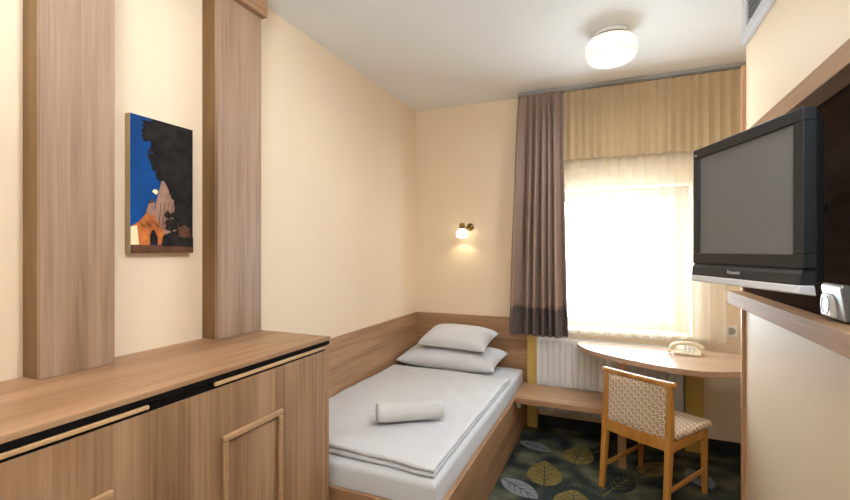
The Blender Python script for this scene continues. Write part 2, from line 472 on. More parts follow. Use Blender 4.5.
# pilasters and header above it
for lab, y0, y1 in (('wide brown veneer pilaster at far left of the sideboard top', .736, .945),
                    ('brown veneer pilaster at the right end of the sideboard top', 1.362, 1.612)):
    t = thing('wooden_pilaster', lab, 'pilaster', (-1.58, (y0+y1)/2, TOP+.0005))
    box_obj('front_board', (-1.556, -1.538, y0, y1, TOP+.0005, 2.4995), post_z, t, .0012)
    for a, b in ((y0, y0+.018), (y1-.018, y1)):
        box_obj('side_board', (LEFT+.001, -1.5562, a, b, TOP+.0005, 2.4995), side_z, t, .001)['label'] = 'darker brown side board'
bm = BM(); add_box(bm, LEFT+.001, -1.508, -.6, 1.622, 2.50, CEIL-.001)
tag(obj('header_beam', bm, wood_y, bevel=.0015), 'brown wooden header box across the pilaster tops at the ceiling', 'beam')

# ------------------------------------------------------------------ picture
t = thing('canvas_picture', 'unframed night picture with blue sky and lit building between the pilasters', 'picture', (LEFT+.001, 1.165, 1.388))
PX = -1.602
canvas_side = plain('canvas_side', (.46, .34, .17), .7)
box_obj('canvas', (LEFT+.001, PX, 1.036, 1.294, 1.388, 1.896), canvas_side, t, .001)
sky = plain('picture_blue', (.003, .060, .235), .6, vary=.35, vscale=3, spec=.15)
tree = plain('picture_tree', (.013, .010, .008), .6, vary=.7, vscale=26, spec=.15)
gable = plain('picture_gable', (.30, .165, .115), .6, vary=.45, vscale=14, spec=.15)
orange = plain('picture_orange', (.42, .12, .028), .6, vary=.5, vscale=16, spec=.15)
pale = plain('picture_light', (.85, .72, .42), .6, spec=.15)
brown = plain('picture_brown', (.10, .04, .02), .6, vary=.4, vscale=25, spec=.15)
bm = BM()
PY0, PW, PZ0, PH = 1.037, .256, 1.389, .506
def pic(pts, mi, lift):
    vs = [bm.verts.new((PX+.0006+lift*.0002, PY0+PW*a, PZ0+PH*b)) for a, b in pts]
    f = bm.faces.new(vs); f.material_index = mi; f.normal_update()
    if f.normal.x < 0: f.normal_flip()
def blob(cx, cy, rx, ry, n=26, rag=.12, seed=0):
    rnd = random.Random(seed)
    return [(min(1, max(0, cx+rx*math.cos(2*math.pi*i/n)*(1+rnd.uniform(-rag, rag)))), min(1, max(0, cy+ry*math.sin(2*math.pi*i/n)*(1+rnd.uniform(-rag, rag))))) for i in range(n)]
pic([(0, 0), (1, 0), (1, 1), (0, 1)], 0, 0)
pic([(.47, .03), (1, .03), (1, 1), (.30, 1), (.45, .60)], 1, 1)
for k, b in enumerate(((.36, .90, .18, .075), (.48, .80, .2, .08), (.44, .70, .17, .07), (.58, .60, .2, .08), (.55, .9, .3, .1))):
    pic(blob(*b, seed=k), 1, 2+k)
rnd = random.Random(3)
edge = [(.20, .95), (.18, .90), (.20, .85), (.30, .80), (.28, .76), (.29, .70), (.34, .66), (.40, .62), (.43, .57)]
for k in range(44):
    e = edge[k % len(edge)]; pic(blob(e[0]+rnd.uniform(-.015, .10), e[1]+rnd.uniform(-.03, .03), rnd.uniform(.02, .05), rnd.uniform(.010, .024), 11, .35, 40+k), 1, 7+.02*k)
pic([(.14, .20), (.28, .38), (.34, .41), (.34, .14), (.16, .14)], 5, 8)
pic([(.20, .24), (.26, .36), (.36, .38), (.32, .20)], 2, 9)
pic([(.30, .22), (.46, .545), (.50, .55), (.70, .38), (.74, .18), (.52, .14)], 2, 10)
pic([(.66, .40), (.72, .42), (.98, .30), (1, .05), (.72, .05), (.70, .25)], 1, 11)
pic([(.72, .24), (.94, .20), (.98, .06), (.78, .06)], 5, 12)
pic([(0, .19), (.12, .23), (.22, .29), (.34, .28), (.50, .16), (.50, .06), (0, .06)], 3, 13)
pic([(0, .19), (.09, .20), (.12, .06), (0, .06)], 4, 14)
pic([(.28, .06), (.28, .13), (.31, .17), (.35, .17), (.40, .12), (.40, .06)], 1, 15)
pic(blob(.60, .21, .10, .055, 16, .4, 5), 1, 16); pic(blob(.56, .29, .05, .03, 12, .4, 6), 1, 17)
pic([(.45, .04), (1, .04), (1, .12), (.48, .13)], 1, 18)
pic([(0, 0), (1, 0), (1, .045), (0, .06)], 5, 19)
pic(blob(.36, .46, .045, .018, 12, .3, 9), 4, 20)
for k in range(4):
    a = .40+.06*k; pic([(a, .18), (a+.012, .18), (a+.055, .38), (a+.045, .38)], 5, 21+k)
for k in range(3):
    pic([(.09+.1*k, .235+.01*k), (.13+.1*k, .22+.01*k), (.20+.1*k, .20), (.19+.1*k, .19)], 5, 26+k)
for k in range(16):                       # dark foliage over the right side of the gable
    pic(blob(rnd.uniform(.62, .80), rnd.uniform(.22, .48), rnd.uniform(.02, .045), rnd.uniform(.010, .022), 11, .4, 90+k), 1, 30+.05*k)
for k in range(9):
    pic(blob(rnd.uniform(.52, .66), rnd.uniform(.17, .30), rnd.uniform(.012, .03), rnd.uniform(.008, .016), 9, .4, 120+k), 1, 31+.05*k)
obj('picture_print', bm, [sky, tree, gable, orange, pale, brown], t)['label'] = 'night view print, blue sky, dark tree, lit gable and orange arch'

# ------------------------------------------------------------------ bed
t = thing('bed_frame', 'brown wooden bed frame with high side rail under the white mattress', 'bed', (-1.12, 2.6, 0))
box_obj('side_rail', (-.668, -.643, 1.632, 3.565, .012, .345), wood_y, t, .002)
box_obj('foot_rail', (LEFT+.022, -.669, 1.632, 1.656, .012, .345), wood_x, t, .002)
bm = BM(); add_box(bm, LEFT+.024, -.669, 1.657, 3.565, .20, .24); obj('slat_base', bm, wood_x, t)
for x0, x1, y0, y1 in ((-.72, -.669, 1.657, 1.71), (-1.6, -1.55, 1.657, 1.71), (-.72, -.669, 3.5, 3.56), (-1.6, -1.55, 3.5, 3.56)):
    box_obj('leg', (x0, x1, y0, y1, 0.001, .20), wood_z, t, .002)
t = thing('headboard', 'brown veneer headboard panels lining both walls around the bed', 'headboard', (-1.1, BACK-.02, 0))
box_obj('back_panel', (LEFT+.001, -.634, BACK-.024, BACK-.001, .001, .848), wood_x, t, .002)
box_obj('side_panel', (LEFT+.001, LEFT+.021, 1.618, BACK-.025, .001, .848), wood_y, t, .002)

def rounded_slab(x0, x1, y0, y1, z0, z1, rad, nx, ny, f=None, rim=5, layers=1):
    """closed slab with rounded vertical rim, top displaced by f(x,y)"""
    bm = BM()
    def inset(r):   # outline in by r
        return (x0+r, x1-r, y0+r, y1-r)
    prof = [(rad*(1-math.sin(math.pi/2*i/rim)), z0+rad-rad*math.cos(math.pi/2*i/rim)) for i in range(rim+1)]
    prof += [(rad*(1-math.cos(math.pi/2*i/rim)), z1-rad+rad*math.sin(math.pi/2*i/rim)) for i in range(rim+1)]
    if layers > 1:                       # folded edge: one soft lobe per layer
        h = (z1-z0)/layers; rad = h/2; prof = []
        for k in range(layers):
            for i in range(2*rim+1):
                a = -math.pi/2+math.pi*i/(2*rim); c = max(math.cos(a), 0 if (k == 0 and a < 0) or (k == layers-1 and a > 0) else .18)
                prof.append((rad*(1-c), z0+h*(k+.5)+rad*math.sin(a)*.999))
    def outline(r):
        a, b, c, d = inset(r); pts = []
        for i in range(nx): pts.append((a+(b-a)*i/nx, c))
        for i in range(ny): pts.append((b, c+(d-c)*i/ny))
        for i in range(nx): pts.append((b-(b-a)*i/nx, d))
        for i in range(ny): pts.append((a, d-(d-c)*i/ny))
        return pts
    rings = []
    for r, z in prof:
        rings.append([bm.verts.new((p[0], p[1], z+(f(p[0], p[1])*(z-z0)/(z1-z0) if f else 0))) for p in outline(r)])
    n = len(rings[0])
    for i in range(len(rings)-1):
        for k in range(n):
            bm.faces.new((rings[i][k], rings[i][(k+1) % n], rings[i+1][(k+1) % n], rings[i+1][k]))
    # grid caps
    for ring, top in ((rings[0], False), (rings[-1], True)):
        a, b, c, d = inset(rad); g = {}
        idx = 0
        for i in range(nx): g[(i, 0)] = ring[idx]; idx += 1
        for j in range(ny): g[(nx, j)] = ring[idx]; idx += 1
        for i in range(nx): g[(nx-i, ny)] = ring[idx]; idx += 1
        for j in range(ny): g[(0, ny-j)] = ring[idx]; idx += 1
        for i in range(1, nx):
            for j in range(1, ny):
                x = a+(b-a)*i/nx; y = c+(d-c)*j/ny
                g[(i, j)] = bm.verts.new((x, y, (z1+(f(x, y) if f else 0)) if top else z0))
        for i in range(nx):
            for j in range(ny):
                q = (g[(i, j)], g[(i+1, j)], g[(i+1, j+1)], g[(i, j+1)])
                bm.faces.new(q if top else q[::-1])
    bmesh.ops.recalc_face_normals(bm, faces=bm.faces)
    return bm

def nz(x, y, s, k=0): return noise.noise(Vector((x*s, y*s, k)))
bm = rounded_slab(LEFT+.026, -.672, 1.662, 3.560, .241, .447, .03, 24, 48, lambda x, y: .002*nz(x, y, 4)+.001*nz(x, y, 14, 2))
tag(obj('mattress', bm, sheet_m, smooth=True), 'white sheeted mattress lying in the brown bed frame', 'mattress')

def duvet_f(x, y):
    e = .006*nz(x, y, 3, 1)+.004*nz(x*2.2, y, 7, 3)
    edge = min(1, (-.685-x)/.25) if x > -1 else 1
    return e-.004*(1-edge)
bm = rounded_slab(LEFT+.026, -.683, 1.705, 3.112, .4505, .496, .0225, 40, 70, duvet_f, 5, 2)
for v in bm.verts:                      # slightly uneven hanging edges
    if v.co.x > -.74: v.co.x += .008*nz(0, v.co.y, 5, 5)+.006*math.sin(v.co.y*2.1)
    if v.co.y < 1.78: v.co.y += .010*nz(v.co.x, 0, 6, 8)-.03*(v.co.x+1.15)
    if v.co.y < 1.85 and v.co.z > .47: v.co.z += .006*max(0, 1-abs(v.co.y-1.75)/.07)
t = tag(obj('duvet', bm, linen, smooth=True), 'flat white duvet spread over the bed below the pillows', 'duvet')

def pillow(name, label, w, d, h, loc, rot, seed, group=None, flat=.84):
    bm = BM(); n = 26; top = {}; bot = {}
    for i in range(n+1):
        for j in range(n+1):
            u = -1+2*i/n; v = -1+2*j/n
            k = max(0, (1-abs(u)**2.6))*max(0, (1-abs(v)**2.6)); th = h*.5*k**.42
            pin = 1-.075*(1-abs(v)**2)*abs(u)**3; pin2 = 1-.10*(1-abs(u)**2)*abs(v)**3
            x = u*w/2*pin; y = v*d/2*pin2
            wr = .006*nz(x+seed, y, 9, seed)+.004*nz(x-seed, y*2, 18, seed)
            top[i, j] = bm.verts.new((x, y, h*.42+th+wr*k))
            if 0 < i < n and 0 < j < n: bot[i, j] = bm.verts.new((x, y, h*.42-th*flat))
            else: bot[i, j] = top[i, j]
    for i in range(n):
        for j in range(n):
            bm.faces.new((top[i, j], top[i+1, j], top[i+1, j+1], top[i, j+1]))
            q = []
            for p in (bot[i, j], bot[i, j+1], bot[i+1, j+1], bot[i+1, j]):
                if p not in q: q.append(p)
            try: bm.faces.new(q)
            except ValueError: pass
    bmesh.ops.recalc_face_normals(bm, faces=bm.faces)
    o = obj(name, bm, linen, smooth=True, at=loc, rot=rot)
    m = o.modifiers.new('sub', 'SUBSURF'); m.levels = 1; m.render_levels = 1
    return tag(o, label, 'pillow', group)
pillow('pillow', 'larger white pillow lying directly on the bed at the headboard', .83, .43, .172, (-1.19, 3.335, .473), (R(6), 0, R(-2)), 1, 'pillows on the bed')
pillow('pillow', 'smaller white pillow on top of the larger pillow', .58, .37, .185, (-1.150, 3.37, .610), (R(12), R(1), R(-3)), 5, 'pillows on the bed', .35)

# rolled towel
bm = BM(); prof = []
turns, nst = 3.62, 100
for i in range(nst+1):
    a = 2*math.pi*turns*i/nst; r = .014+.040*i/nst
    prof.append((r*math.cos(a)*1.08, r*math.sin(a)*.88))
Lh = .175; rows = [] ; m = 16
for k in range(m+1):
    x = -Lh+2*Lh*k/m; rows.append([])
    for (py, pz) in prof:
        e = 1-.06*abs(x/Lh)**6+.03*nz(x, py, 20, 1)
        rows[-1].append(bm.verts.new((x+.006*nz(py*3, pz*3, 20, 4), py*e, pz*e+.049)))
for k in range(m):
    for i in range(nst): bm.faces.new((rows[k][i], rows[k+1][i], rows[k+1][i+1], rows[k][i+1]))
o = obj('rolled_towel', bm, towel_m, smooth=True, at=(-.992, 2.105, .5015), rot=(0, 0, R(35)))
s = o.modifiers.new('thick', 'SOLIDIFY'); s.thickness = .0105; s.offset = 0
tag(o, 'rolled white towel lying on the duvet', 'towel')

# ------------------------------------------------------------------ wall lamp
LX, LZ = -1.146, 1.59
t = thing('wall_lamp', 'small brass wall lamp with lit glass shade above the bed', 'wall lamp', (LX, BACK, LZ))
bm = BM(); add_lathe(bm, [(.030, BACK-.001), (.032, BACK-.006), (.026, BACK-.014), (.010, BACK-.018)], LX+.02, 0, 24, axis='y', c3=LZ+.005); obj('wall_plate', bm, brass, t, smooth=True)
bm = BM(); add_tube(bm, [(LX+.02, BACK-.014, LZ+.005), (LX+.024, BACK-.04, LZ-.012), (LX+.014, BACK-.06, LZ-.014), (LX-.004, BACK-.072, LZ+.004), (LX-.022, BACK-.08, LZ+.012)], .006, 10); obj('arm', bm, brass, t, smooth=True)
bm = BM(); add_lathe(bm, [(.012, LZ+.038), (.022, LZ+.032), (.024, LZ+.005), (.021, LZ-.012)], LX-.026, BACK-.085, 24); obj('lamp_holder', bm, brass, t, smooth=True)
bm = BM(); add_lathe(bm, [(.020, LZ-.0125), (.036, LZ-.025), (.046, LZ-.045), (.047, LZ-.065), (.040, LZ-.082), (.02, LZ-.090)], LX-.026, BACK-.085, 28); obj('glass_shade', bm, bulb_m, t, smooth=True)

# ------------------------------------------------------------------ ceiling lamp
CX, CY = -.016, 2.73
t = thing('ceiling_lamp', 'round white opal glass lamp on the ceiling', 'ceiling lamp', (CX, CY, CEIL))
bm = BM(); add_lathe(bm, [(.092, CEIL-.001), (.096, CEIL-.006), (.096, CEIL-.026)], CX, CY, 40); obj('base', bm, white_plastic, t, smooth=True)
bm = BM(); add_lathe(bm, [(.097, CEIL-.0265), (.104, CEIL-.028), (.104, CEIL-.033), (.098, CEIL-.0345)], CX, CY, 40); obj('rim', bm, brass, t, smooth=True)
zt = CEIL-.035
bm = BM(); add_lathe(bm, [(.098, zt), (.122, zt-.008), (.136, zt-.030), (.139, zt-.065), (.136, zt-.095), (.126, zt-.114), (.104, zt-.127), (.060, zt-.132), (.004, zt-.1325)], CX, CY, 48); obj('glass_shade', bm, shade_m, t, smooth=True)
bm = BM(); add_lathe(bm, [(.010, zt-.1327), (.010, zt-.140), (.005, zt-.144)], CX, CY, 16); obj('finial', bm, white_plastic, t, smooth=True)

# ------------------------------------------------------------------ curtains
def curtain_bm(xt0, xt1, xb0, xb1, y, zt, zb, folds, at_, ab, nx, nzz, seed, jag=0, ym=0):
    bm = BM(); rnd = random.Random(seed)
    ph = [0]
    for i in range(nx): ph.append(ph[-1]+(.6+.8*(.5+.5*nz(i/nx*folds*.7, seed, 1.3, seed))))
    tot = ph[-1]; ph = [p/tot for p in ph]
    rows = []
    for j in range(nzz+1):
        q = j/nzz; row = []
        for i in range(nx+1):
            s = i/nx; a = 2*math.pi*folds*ph[i]
            x = (xt0+(xt1-xt0)*s)*(1-q)+(xb0+(xb1-xb0)*s)*q
            amp = at_+(ab-at_)*q
            amp *= .6+.8*(.5+.5*nz(s*folds*.6, q*.8, 1, seed+3))
            yy = y+amp*math.sin(a+.5*nz(s*3, q*2, 1, seed))
            x += amp*.35*math.sin(2*a)
            z = zt+(zb-zt)*q
            if q > .97: z += .008*nz(s*folds*2, 0, 1, seed)
            row.append(bm.verts.new((x, yy, z)))
        rows.append(row)
    for j in range(nzz):
        for i in range(nx): bm.faces.new((rows[j][i], rows[j+1][i], rows[j+1][i+1], rows[j][i+1]))
    return bm

RAILY = BACK-.075
t = thing('curtain_rail', 'pale grey curtain rail running along the ceiling above the window', 'curtain rail', (.05, RAILY, CEIL-.03))
bm = BM(); add_box(bm, -.70, .80, RAILY-.035, RAILY+.045, CEIL-.022, CEIL-.001); obj('track', bm, rail_grey, t, bevel=.003)
bm = BM(); add_box(bm, -.69, .80, RAILY-.02, RAILY-.008, CEIL-.030, CEIL-.0225); obj('runner', bm, metal_grey, t)

t = thing('brown_curtain', 'long brown gathered curtain with darker hem at the left of the window', 'curtain', (-.545, RAILY-.03, .74))
ZB = .948
def xr(z):
    q = max(0, (2.60-z)/(2.60-.742)); return (-.690-.070*q**.8, -.358+.042*q)
a0, a1 = xr(2.60); b0, b1 = xr(ZB); c0, c1 = xr(.742)
def brown_part(z0, z1):
    bm = BM(); nx, n = 150, 40; rows = []
    for j in range(n+1):
        z = z0+(z1-z0)*j/n; q = (2.60-z)/(2.60-.742); e0, e1 = xr(z); row = []
        for i in range(nx+1):
            s = i/nx; u = s+.045*math.sin(7*s+2)+.022*math.sin(17*s)
            a = 2*math.pi*6.5*u
            amp = (.022+.022*min(1, q*1.6))*(.65+.8*(.5+.5*nz(s*5, q*1.2, 1, 4)))
            if q < .08: amp *= .55+.45*(q/.08)
            y = RAILY-.068+amp*math.sin(a+.7*nz(s*4, q*2.2, 1, 9))
            x = e0+(e1-e0)*s+amp*.30*math.sin(2*a)
            if q < .05: y += .004*math.sin(a*4)
            row.append(bm.verts.new((x, y, z)))
        rows.append(row)
    for j in range(n):
        for i in range(nx): bm.faces.new((rows[j][i], rows[j+1][i], rows[j+1][i+1], rows[j][i+1]))
    return bm
o = obj('curtain_cloth', brown_part(2.605, ZB), curtain_m, t, smooth=True)
s = o.modifiers.new('thick', 'SOLIDIFY'); s.thickness = .003
o = obj('hem_band', brown_part(ZB-.0005, .742), curtain_d, t, smooth=True); o['label'] = 'dark brown hem band'
s = o.modifiers.new('thick', 'SOLIDIFY'); s.thickness = .003

bm = curtain_bm(-.36, .715, -.36, .712, BACK-.058, 2.60, .762, 12, .012, .021, 260, 36, 3)
tag(obj('net_curtain', bm, sheer_m, smooth=True), 'translucent white net curtain hanging across the bright window', 'curtain')
bm = curtain_bm(-.350, .795, -.350, .795, BACK-.100, 2.602, 2.085, 20, .007, .013, 360, 20, 8)
tag(obj('valance', bm, valance_m, smooth=True), 'gathered tan valance across the top of the window', 'valance')

# ------------------------------------------------------------------ radiator
t = thing('radiator', 'white ribbed panel radiator under the window between bench and desk', 'radiator', (-.05, 3.54, .12))
RX0, RX1 = -.552, .440
bm = BM(); yb, yf = 3.515, 3.495
n = 22; pts = []
w = (RX1-RX0)/n
for i in range(n):
    x = RX0+i*w
    pts += [(x, yf), (x+w*.62, yf), (x+w*.72, yf+.012), (x+w*.90, yf+.012)]
pts += [(RX1, yf), (RX1, yb+.01), (RX0, yb+.01)]
add_prism(bm, pts, 'z', .16, .690)
obj('front_panel', bm, radiator_white, t, bevel=0)
for x in (RX0+.15, RX1-.18): box_obj('wall_bracket', (x, x+.03, 3.5752, 3.5995, .30, .60), radiator_white, t, 0)
box_obj('rear_panel', (RX0, RX1, 3.560, 3.575, .16, .690), radiator_white, t)
bm = BM()
add_box(bm, RX0, RX1, yf+.001, 3.575, .691, .697)
for i in range(56):
    x = RX0+.012+i*(RX1-RX0-.024)/56; add_box(bm, x, x+.008, 3.512, 3.560, .697, .706)
add_box(bm, RX0, RX1, yf+.001, yf+.009, .697, .714); add_box(bm, RX0, RX1, 3.566, 3.575, .697, .714)
obj('top_grille', bm, radiator_white, t)
box_obj('side_cover', (RX0-.002, RX0+.0, yf+.002, 3.575, .16, .695), radiator_white, t, 0)
box_obj('side_cover', (RX1, RX1+.003, yf+.002, 3.575, .16, .695), radiator_white, t, 0)

# ------------------------------------------------------------------ bench, desk
t = thing('bench', 'low brown wooden bench shelf between the bed and the desk support', 'bench', (-.28, 3.25, 0))
box_obj('bench_top', (-.638, .020, 3.065, 3.440, .333, .372), bench_wood, t, .003)
box_obj('support_bracket', (-.634, -.600, 3.09, 3.40, .295, .332), metal_grey, t, .002)
box_obj('bench_rail', (-.60, .02, 3.36, 3.385, .27, .332), bench_wood, t, .002)

t = thing('desk', 'pale wooden desk with curved front edge under the window', 'desk', (.4, 3.2, 0))
ctrl = [(-.250, 3.395), (-.205, 3.268), (-.135, 3.165), (-.05, 3.095), (.04, 3.030), (.145, 2.968), (.25, 2.915), (.35, 2.885), (.45, 2.880), (.55, 2.905), (.66, 2.965), (.78, 3.03), (.975, 3.10)]
def smooth_pts(p, k=6):
    out = []
    for i in range(len(p)-1):
        a, b, c, d = p[max(i-1, 0)], p[i], p[i+1], p[min(i+2, len(p)-1)]
        for j in range(k):
            q = j/k
            out.append(tuple(.5*((2*b[m])+(-a[m]+c[m])*q+(2*a[m]-5*b[m]+4*c[m]-d[m])*q*q+(-a[m]+3*b[m]-3*c[m]+d[m])*q**3) for m in (0, 1)))
    out.append(p[-1]); return out
outline = smooth_pts(ctrl)+[(.975, 3.475), (-.235, 3.475)]
bm = BM(); add_prism(bm, outline, 'z', .687, .720)
obj('desktop', bm, desk_wood, t, bevel=.002)
box_obj('support_post', (.022, .072, 3.085, 3.125, .001, .687), wood_z, t, .002)
box_obj('back_brace', (.075, .80, 3.40, 3.425, .60, .687), panel_dark, t, .002)

# telephone
t = thing('telephone', 'cream corded telephone on the desk below the net curtain', 'telephone', (.437, 3.33, .7205), R(-8))
t.scale = (.72, .80, .86)
bm = BM()
add_prism(bm, [(-.085, 0), (.085, 0), (.085, .045), (.03, .050), (-.085, .018)], 'x', -.10, .115)
obj('body', bm, cream_plastic, t, bevel=.008, seg=3, local=True)
bm = BM()
for i in range(3):
    for j in range(4):
        x = -.02+.032*i; y = -.066+.026*j; z = .0215+(y+.085)*.279
        add_box(bm, x, x+.02, y, y+.015, z, z+.006)
obj('keypad', bm, white_plastic, t, bevel=.002, local=True)
bm = BM()
add_tube(bm, [(-.115, -.085, .055), (-.108, -.05, .066), (-.10, 0, .070), (-.108, .05, .074), (-.115, .085, .066)], [.020, .017, .014, .017, .020], 14)
add_tube(bm, [(-.13, .09, .075), (-.09, .088, .074), (0, .085, .082), (.08, .085, .078), (.12, .088, .064)], [.016, .018, .014, .018, .016], 14)
bm.free(); bm = BM()
add_tube(bm, [(-.125, -.02, .030), (-.115, -.015, .050), (-.07, .0, .072), (0, .012, .080), (.07, .015, .074), (.118, .012, .052), (.126, .01, .034)], [.016, .020, .015, .013, .015, .020, .016], 14)
obj('handset', bm, cream_plastic, t, smooth=True, local=True)
bm = BM()
pts = [(-.126+.006*math.cos(i*1.1)-.0004*i, -.03-.0012*i, .016+.006*math.sin(i*1.1)) for i in range(40)]
add_tube(bm, pts, .003, 6); obj('cord', bm, cream_plastic, t, smooth=True, local=True)

# ------------------------------------------------------------------ chair
t = thing('desk_chair', 'honey wood chair with patterned beige upholstery in front of the desk', 'chair', (.208, 2.887, 0), R(-32.7))
def post(sx):
    bm = BM()
    pts = [(sx*.186, -.218, .001), (sx*.186, -.197, .16), (sx*.185, -.180, .34), (sx*.185+.001, -.176, .44), (sx*.184+.006, -.178, .56), (sx*.182+.011, -.187, .684)]
    add_bar(bm, pts, [.026, .030, .033, .034, .031, .026], [.030, .036, .042, .042, .034, .026])
    return bm
for sx in (-1, 1): obj('rear_leg', post(sx), chair_wood, t, bevel=.006, seg=3, local=True)
for sx in (-1, 1):
    bm = BM(); add_bar(bm, [(sx*.190, .205, .001), (sx*.188, .205, .20), (sx*.186, .205, .372)], [.024, .030, .034], [.024, .030, .034])
    obj('front_leg', bm, chair_wood, t, bevel=.006, seg=3, local=True)
for sx in (-1, 1):
    bm = BM(); add_bar(bm, [(sx*.187, -.192, .128), (sx*.189, .195, .140)], .015, .022, Vector((0, 0, 1))); obj('stretcher', bm, chair_wood, t, bevel=.004, local=True)
bm = BM()
for sx in (-1, 1): add_box(bm, sx*.187-.010, sx*.187+.010, -.16, .19, .328, .375)
add_box(bm, -.17, .17, .194, .214, .328, .375)
obj('seat_frame', bm, chair_wood, t, bevel=.004, local=True)
# lower back rail, gently bowed
def bowed(z0, z1, xh, y0, thick, bow, dz=0, n=12, zc=0):
    bm = BM(); pts = []
    fr = []; bk = []
    for i in range(n+1):
        s = -1+2*i/n; fr.append((s*xh, y0-bow*(1-s*s)+thick)); bk.append((s*xh, y0-bow*(1-s*s)))
    add_prism(bm, bk+fr[::-1], 'z', z0, z1); return bm
obj('lower_rail', bowed(.335, .402, .170, -.190, .022, .010), chair_wood, t, bevel=.005, seg=3, local=True)
bm = bowed(.680, .708, .212, -.204, .034, .012)
bmesh.ops.translate(bm, vec=(.014, 0, 0), verts=bm.verts)
obj('top_rail', bm, chair_wood, t, bevel=.009, seg=3, local=True)
# back pad between the posts
bm = BM(); nx, nzz = 16, 14; F = {}; Bk = {}
for i in range(nx+1):
    for j in range(nzz+1):
        s = -1+2*i/nx; q = j/nzz; z = .401+.281*q
        yc = -.178-.010*q**1.6-.012*(1-s*s)
        k = (max(0, 1-abs(s)**6)*max(0, 1-abs(2*q-1)**8))**.5
        x = s*.168+.011*q
        F[i, j] = (x, yc+.006+.016*k, z); Bk[i, j] = (x, yc-.006-.010*k, z)
vf = {k: bm.verts.new(v) for k, v in F.items()}; vb = {k: bm.verts.new(v) for k, v in Bk.items()}
for i in range(nx):
    for j in range(nzz):
        bm.faces.new((vf[i, j], vf[i, j+1], vf[i+1, j+1], vf[i+1, j])); bm.faces.new((vb[i, j], vb[i+1, j], vb[i+1, j+1], vb[i, j+1]))
for i in range(nx):
    for j in (0, nzz): bm.faces.new((vf[i, j], vf[i+1, j], vb[i+1, j], vb[i, j]))
for j in range(nzz):
    for i in (0, nx): bm.faces.new((vf[i, j], vf[i, j+1], vb[i, j+1], vb[i, j]))
bmesh.ops.recalc_face_normals(bm, faces=bm.faces)
obj('backrest', bm, upholstery, t, smooth=True, local=True)
# seat cushion
bm = rounded_slab(-.207, .207, -.168, .242, .376, .424, .022, 16, 16, lambda x, y: .010*(1-(x/.2)**2)*(1-((y-.03)/.21)**2), 5)
for v in bm.verts:
    v.co.x *= .93+.10*(v.co.y+.168)/.41
    if v.co.y < -.10 and abs(v.co.x) > .155: v.co.x = math.copysign(.155+(abs(v.co.x)-.155)*.25, v.co.x)
obj('seat', bm, upholstery, t, smooth=True, local=True)

# ------------------------------------------------------------------ right wall: board frame, TV, socket, vent
YE = 2.612
t = thing('wall_board', 'dark brown wall panel edged by pale boards behind the television', 'wall panel', (RIGHT, 1.0, 1.14))
box_obj('panel', (RIGHT-.016, RIGHT-.001, FRONT+.02, YE-.02, 1.199, 1.849), panel_dark, t, .001)
box_obj('upper_board', (.520, RIGHT-.001, FRONT+.02, YE, 1.850, 1.910), frame_wood, t, .002)['label'] = 'pale wooden upper board'
box_obj('lower_board', (.520, RIGHT-.001, FRONT+.02, YE, 1.138, 1.198), frame_wood, t, .002)['label'] = 'pale wooden lower board'

t = thing('television', 'black flat television with grey screen and silver base strip on the right wall', 'television', (.345, 1.600, 1.285), R(-70.1))
W = .2475; H1, H0 = .470, .068
def ring(bm, x0, x1, z0, z1, X0, X1, Z0, Z1, y0, y1):
    add_box(bm, X0, X1, y0, y1, z1, Z1); add_box(bm, X0, X1, y0, y1, Z0, z0); add_box(bm, X0, x0, y0, y1, z0, z1); add_box(bm, x1, X1, y0, y1, z0, z1)
bm = BM(); ring(bm, -W+.034, W-.034, H0+.036, H1-.034, -W, W, H0, H1, 0, .032); obj('bezel', bm, tv_bezel, t, bevel=.003, local=True)
bm = BM(); add_box(bm, -W+.034, W-.034, .007, .022, H0+.036, H1-.034); obj('screen', bm, tv_screen, t, local=True)
bm = BM()
def frus(bm, a, b):
    V = []
    for (x, z0, z1, y) in (a, b):
        V.append([bm.verts.new(c) for c in ((-x, y, z0), (x, y, z0), (x, y, z1), (-x, y, z1))])
    fs = [bm.faces.new(V[0]), bm.faces.new(V[1][::-1])]
    for k in range(4): fs.append(bm.faces.new((V[0][k], V[0][(k+1) % 4], V[1][(k+1) % 4], V[1][k])))
    bmesh.ops.recalc_face_normals(bm, faces=fs)
frus(bm, (W-.001, .03, H1-.002, .0325), (W-.012, .04, H1-.03, .062)); frus(bm, (W-.03, .05, H1-.06, .0622), (W-.09, .08, H1-.12, .088))
obj('back_shell', bm, black_plastic, t, bevel=.003, local=True)
bm = BM(); add_prism(bm, [(.004, .068), (-.004, .055), (-.006, .027), (.030, .020), (.034, .068)], 'x', -W+.004, W-.004); obj('speaker_base', bm, tv_base, t, bevel=.002, local=True)
bm = BM(); add_prism(bm, [(-.010, .006), (-.007, .0268), (.030, .0268), (.034, .0)], 'x', -W+.002, W-.002); obj('silver_strip', bm, tv_silver, t, bevel=.003, local=True)
bm = BM(); add_tube(bm, [(0, .06, .24), (0, .240, .24)], .022, 12); add_box(bm, -.06, .06, .086, .092, .18, .30); obj('bracket_arm', bm, black_plastic, t, local=True)
def text_part(name, body, size, mat, parent, loc):
    cu = bpy.data.curves.new(name, 'FONT'); cu.body = body; cu.size = size; cu.extrude = .0004; cu.align_x = 'CENTER'; cu.align_y = 'CENTER'
    cu.materials.append(mat)
    f = bpy.data.objects.new(name, cu); COL.objects.link(f)
    me = bpy.data.meshes.new_from_object(f.evaluated_get(bpy.context.evaluated_depsgraph_get()))
    bpy.data.objects.remove(f); bpy.data.curves.remove(cu)
    if not me.materials: me.materials.append(mat)
    o = bpy.data.objects.new(name, me); o.parent = parent; o.location = loc; o.rotation_euler = (R(90), 0, 0); COL.objects.link(o); return o
text_part('brand_lettering', 'Panasonic', .0155, lettering, t, (-.012, -.0062, .046))
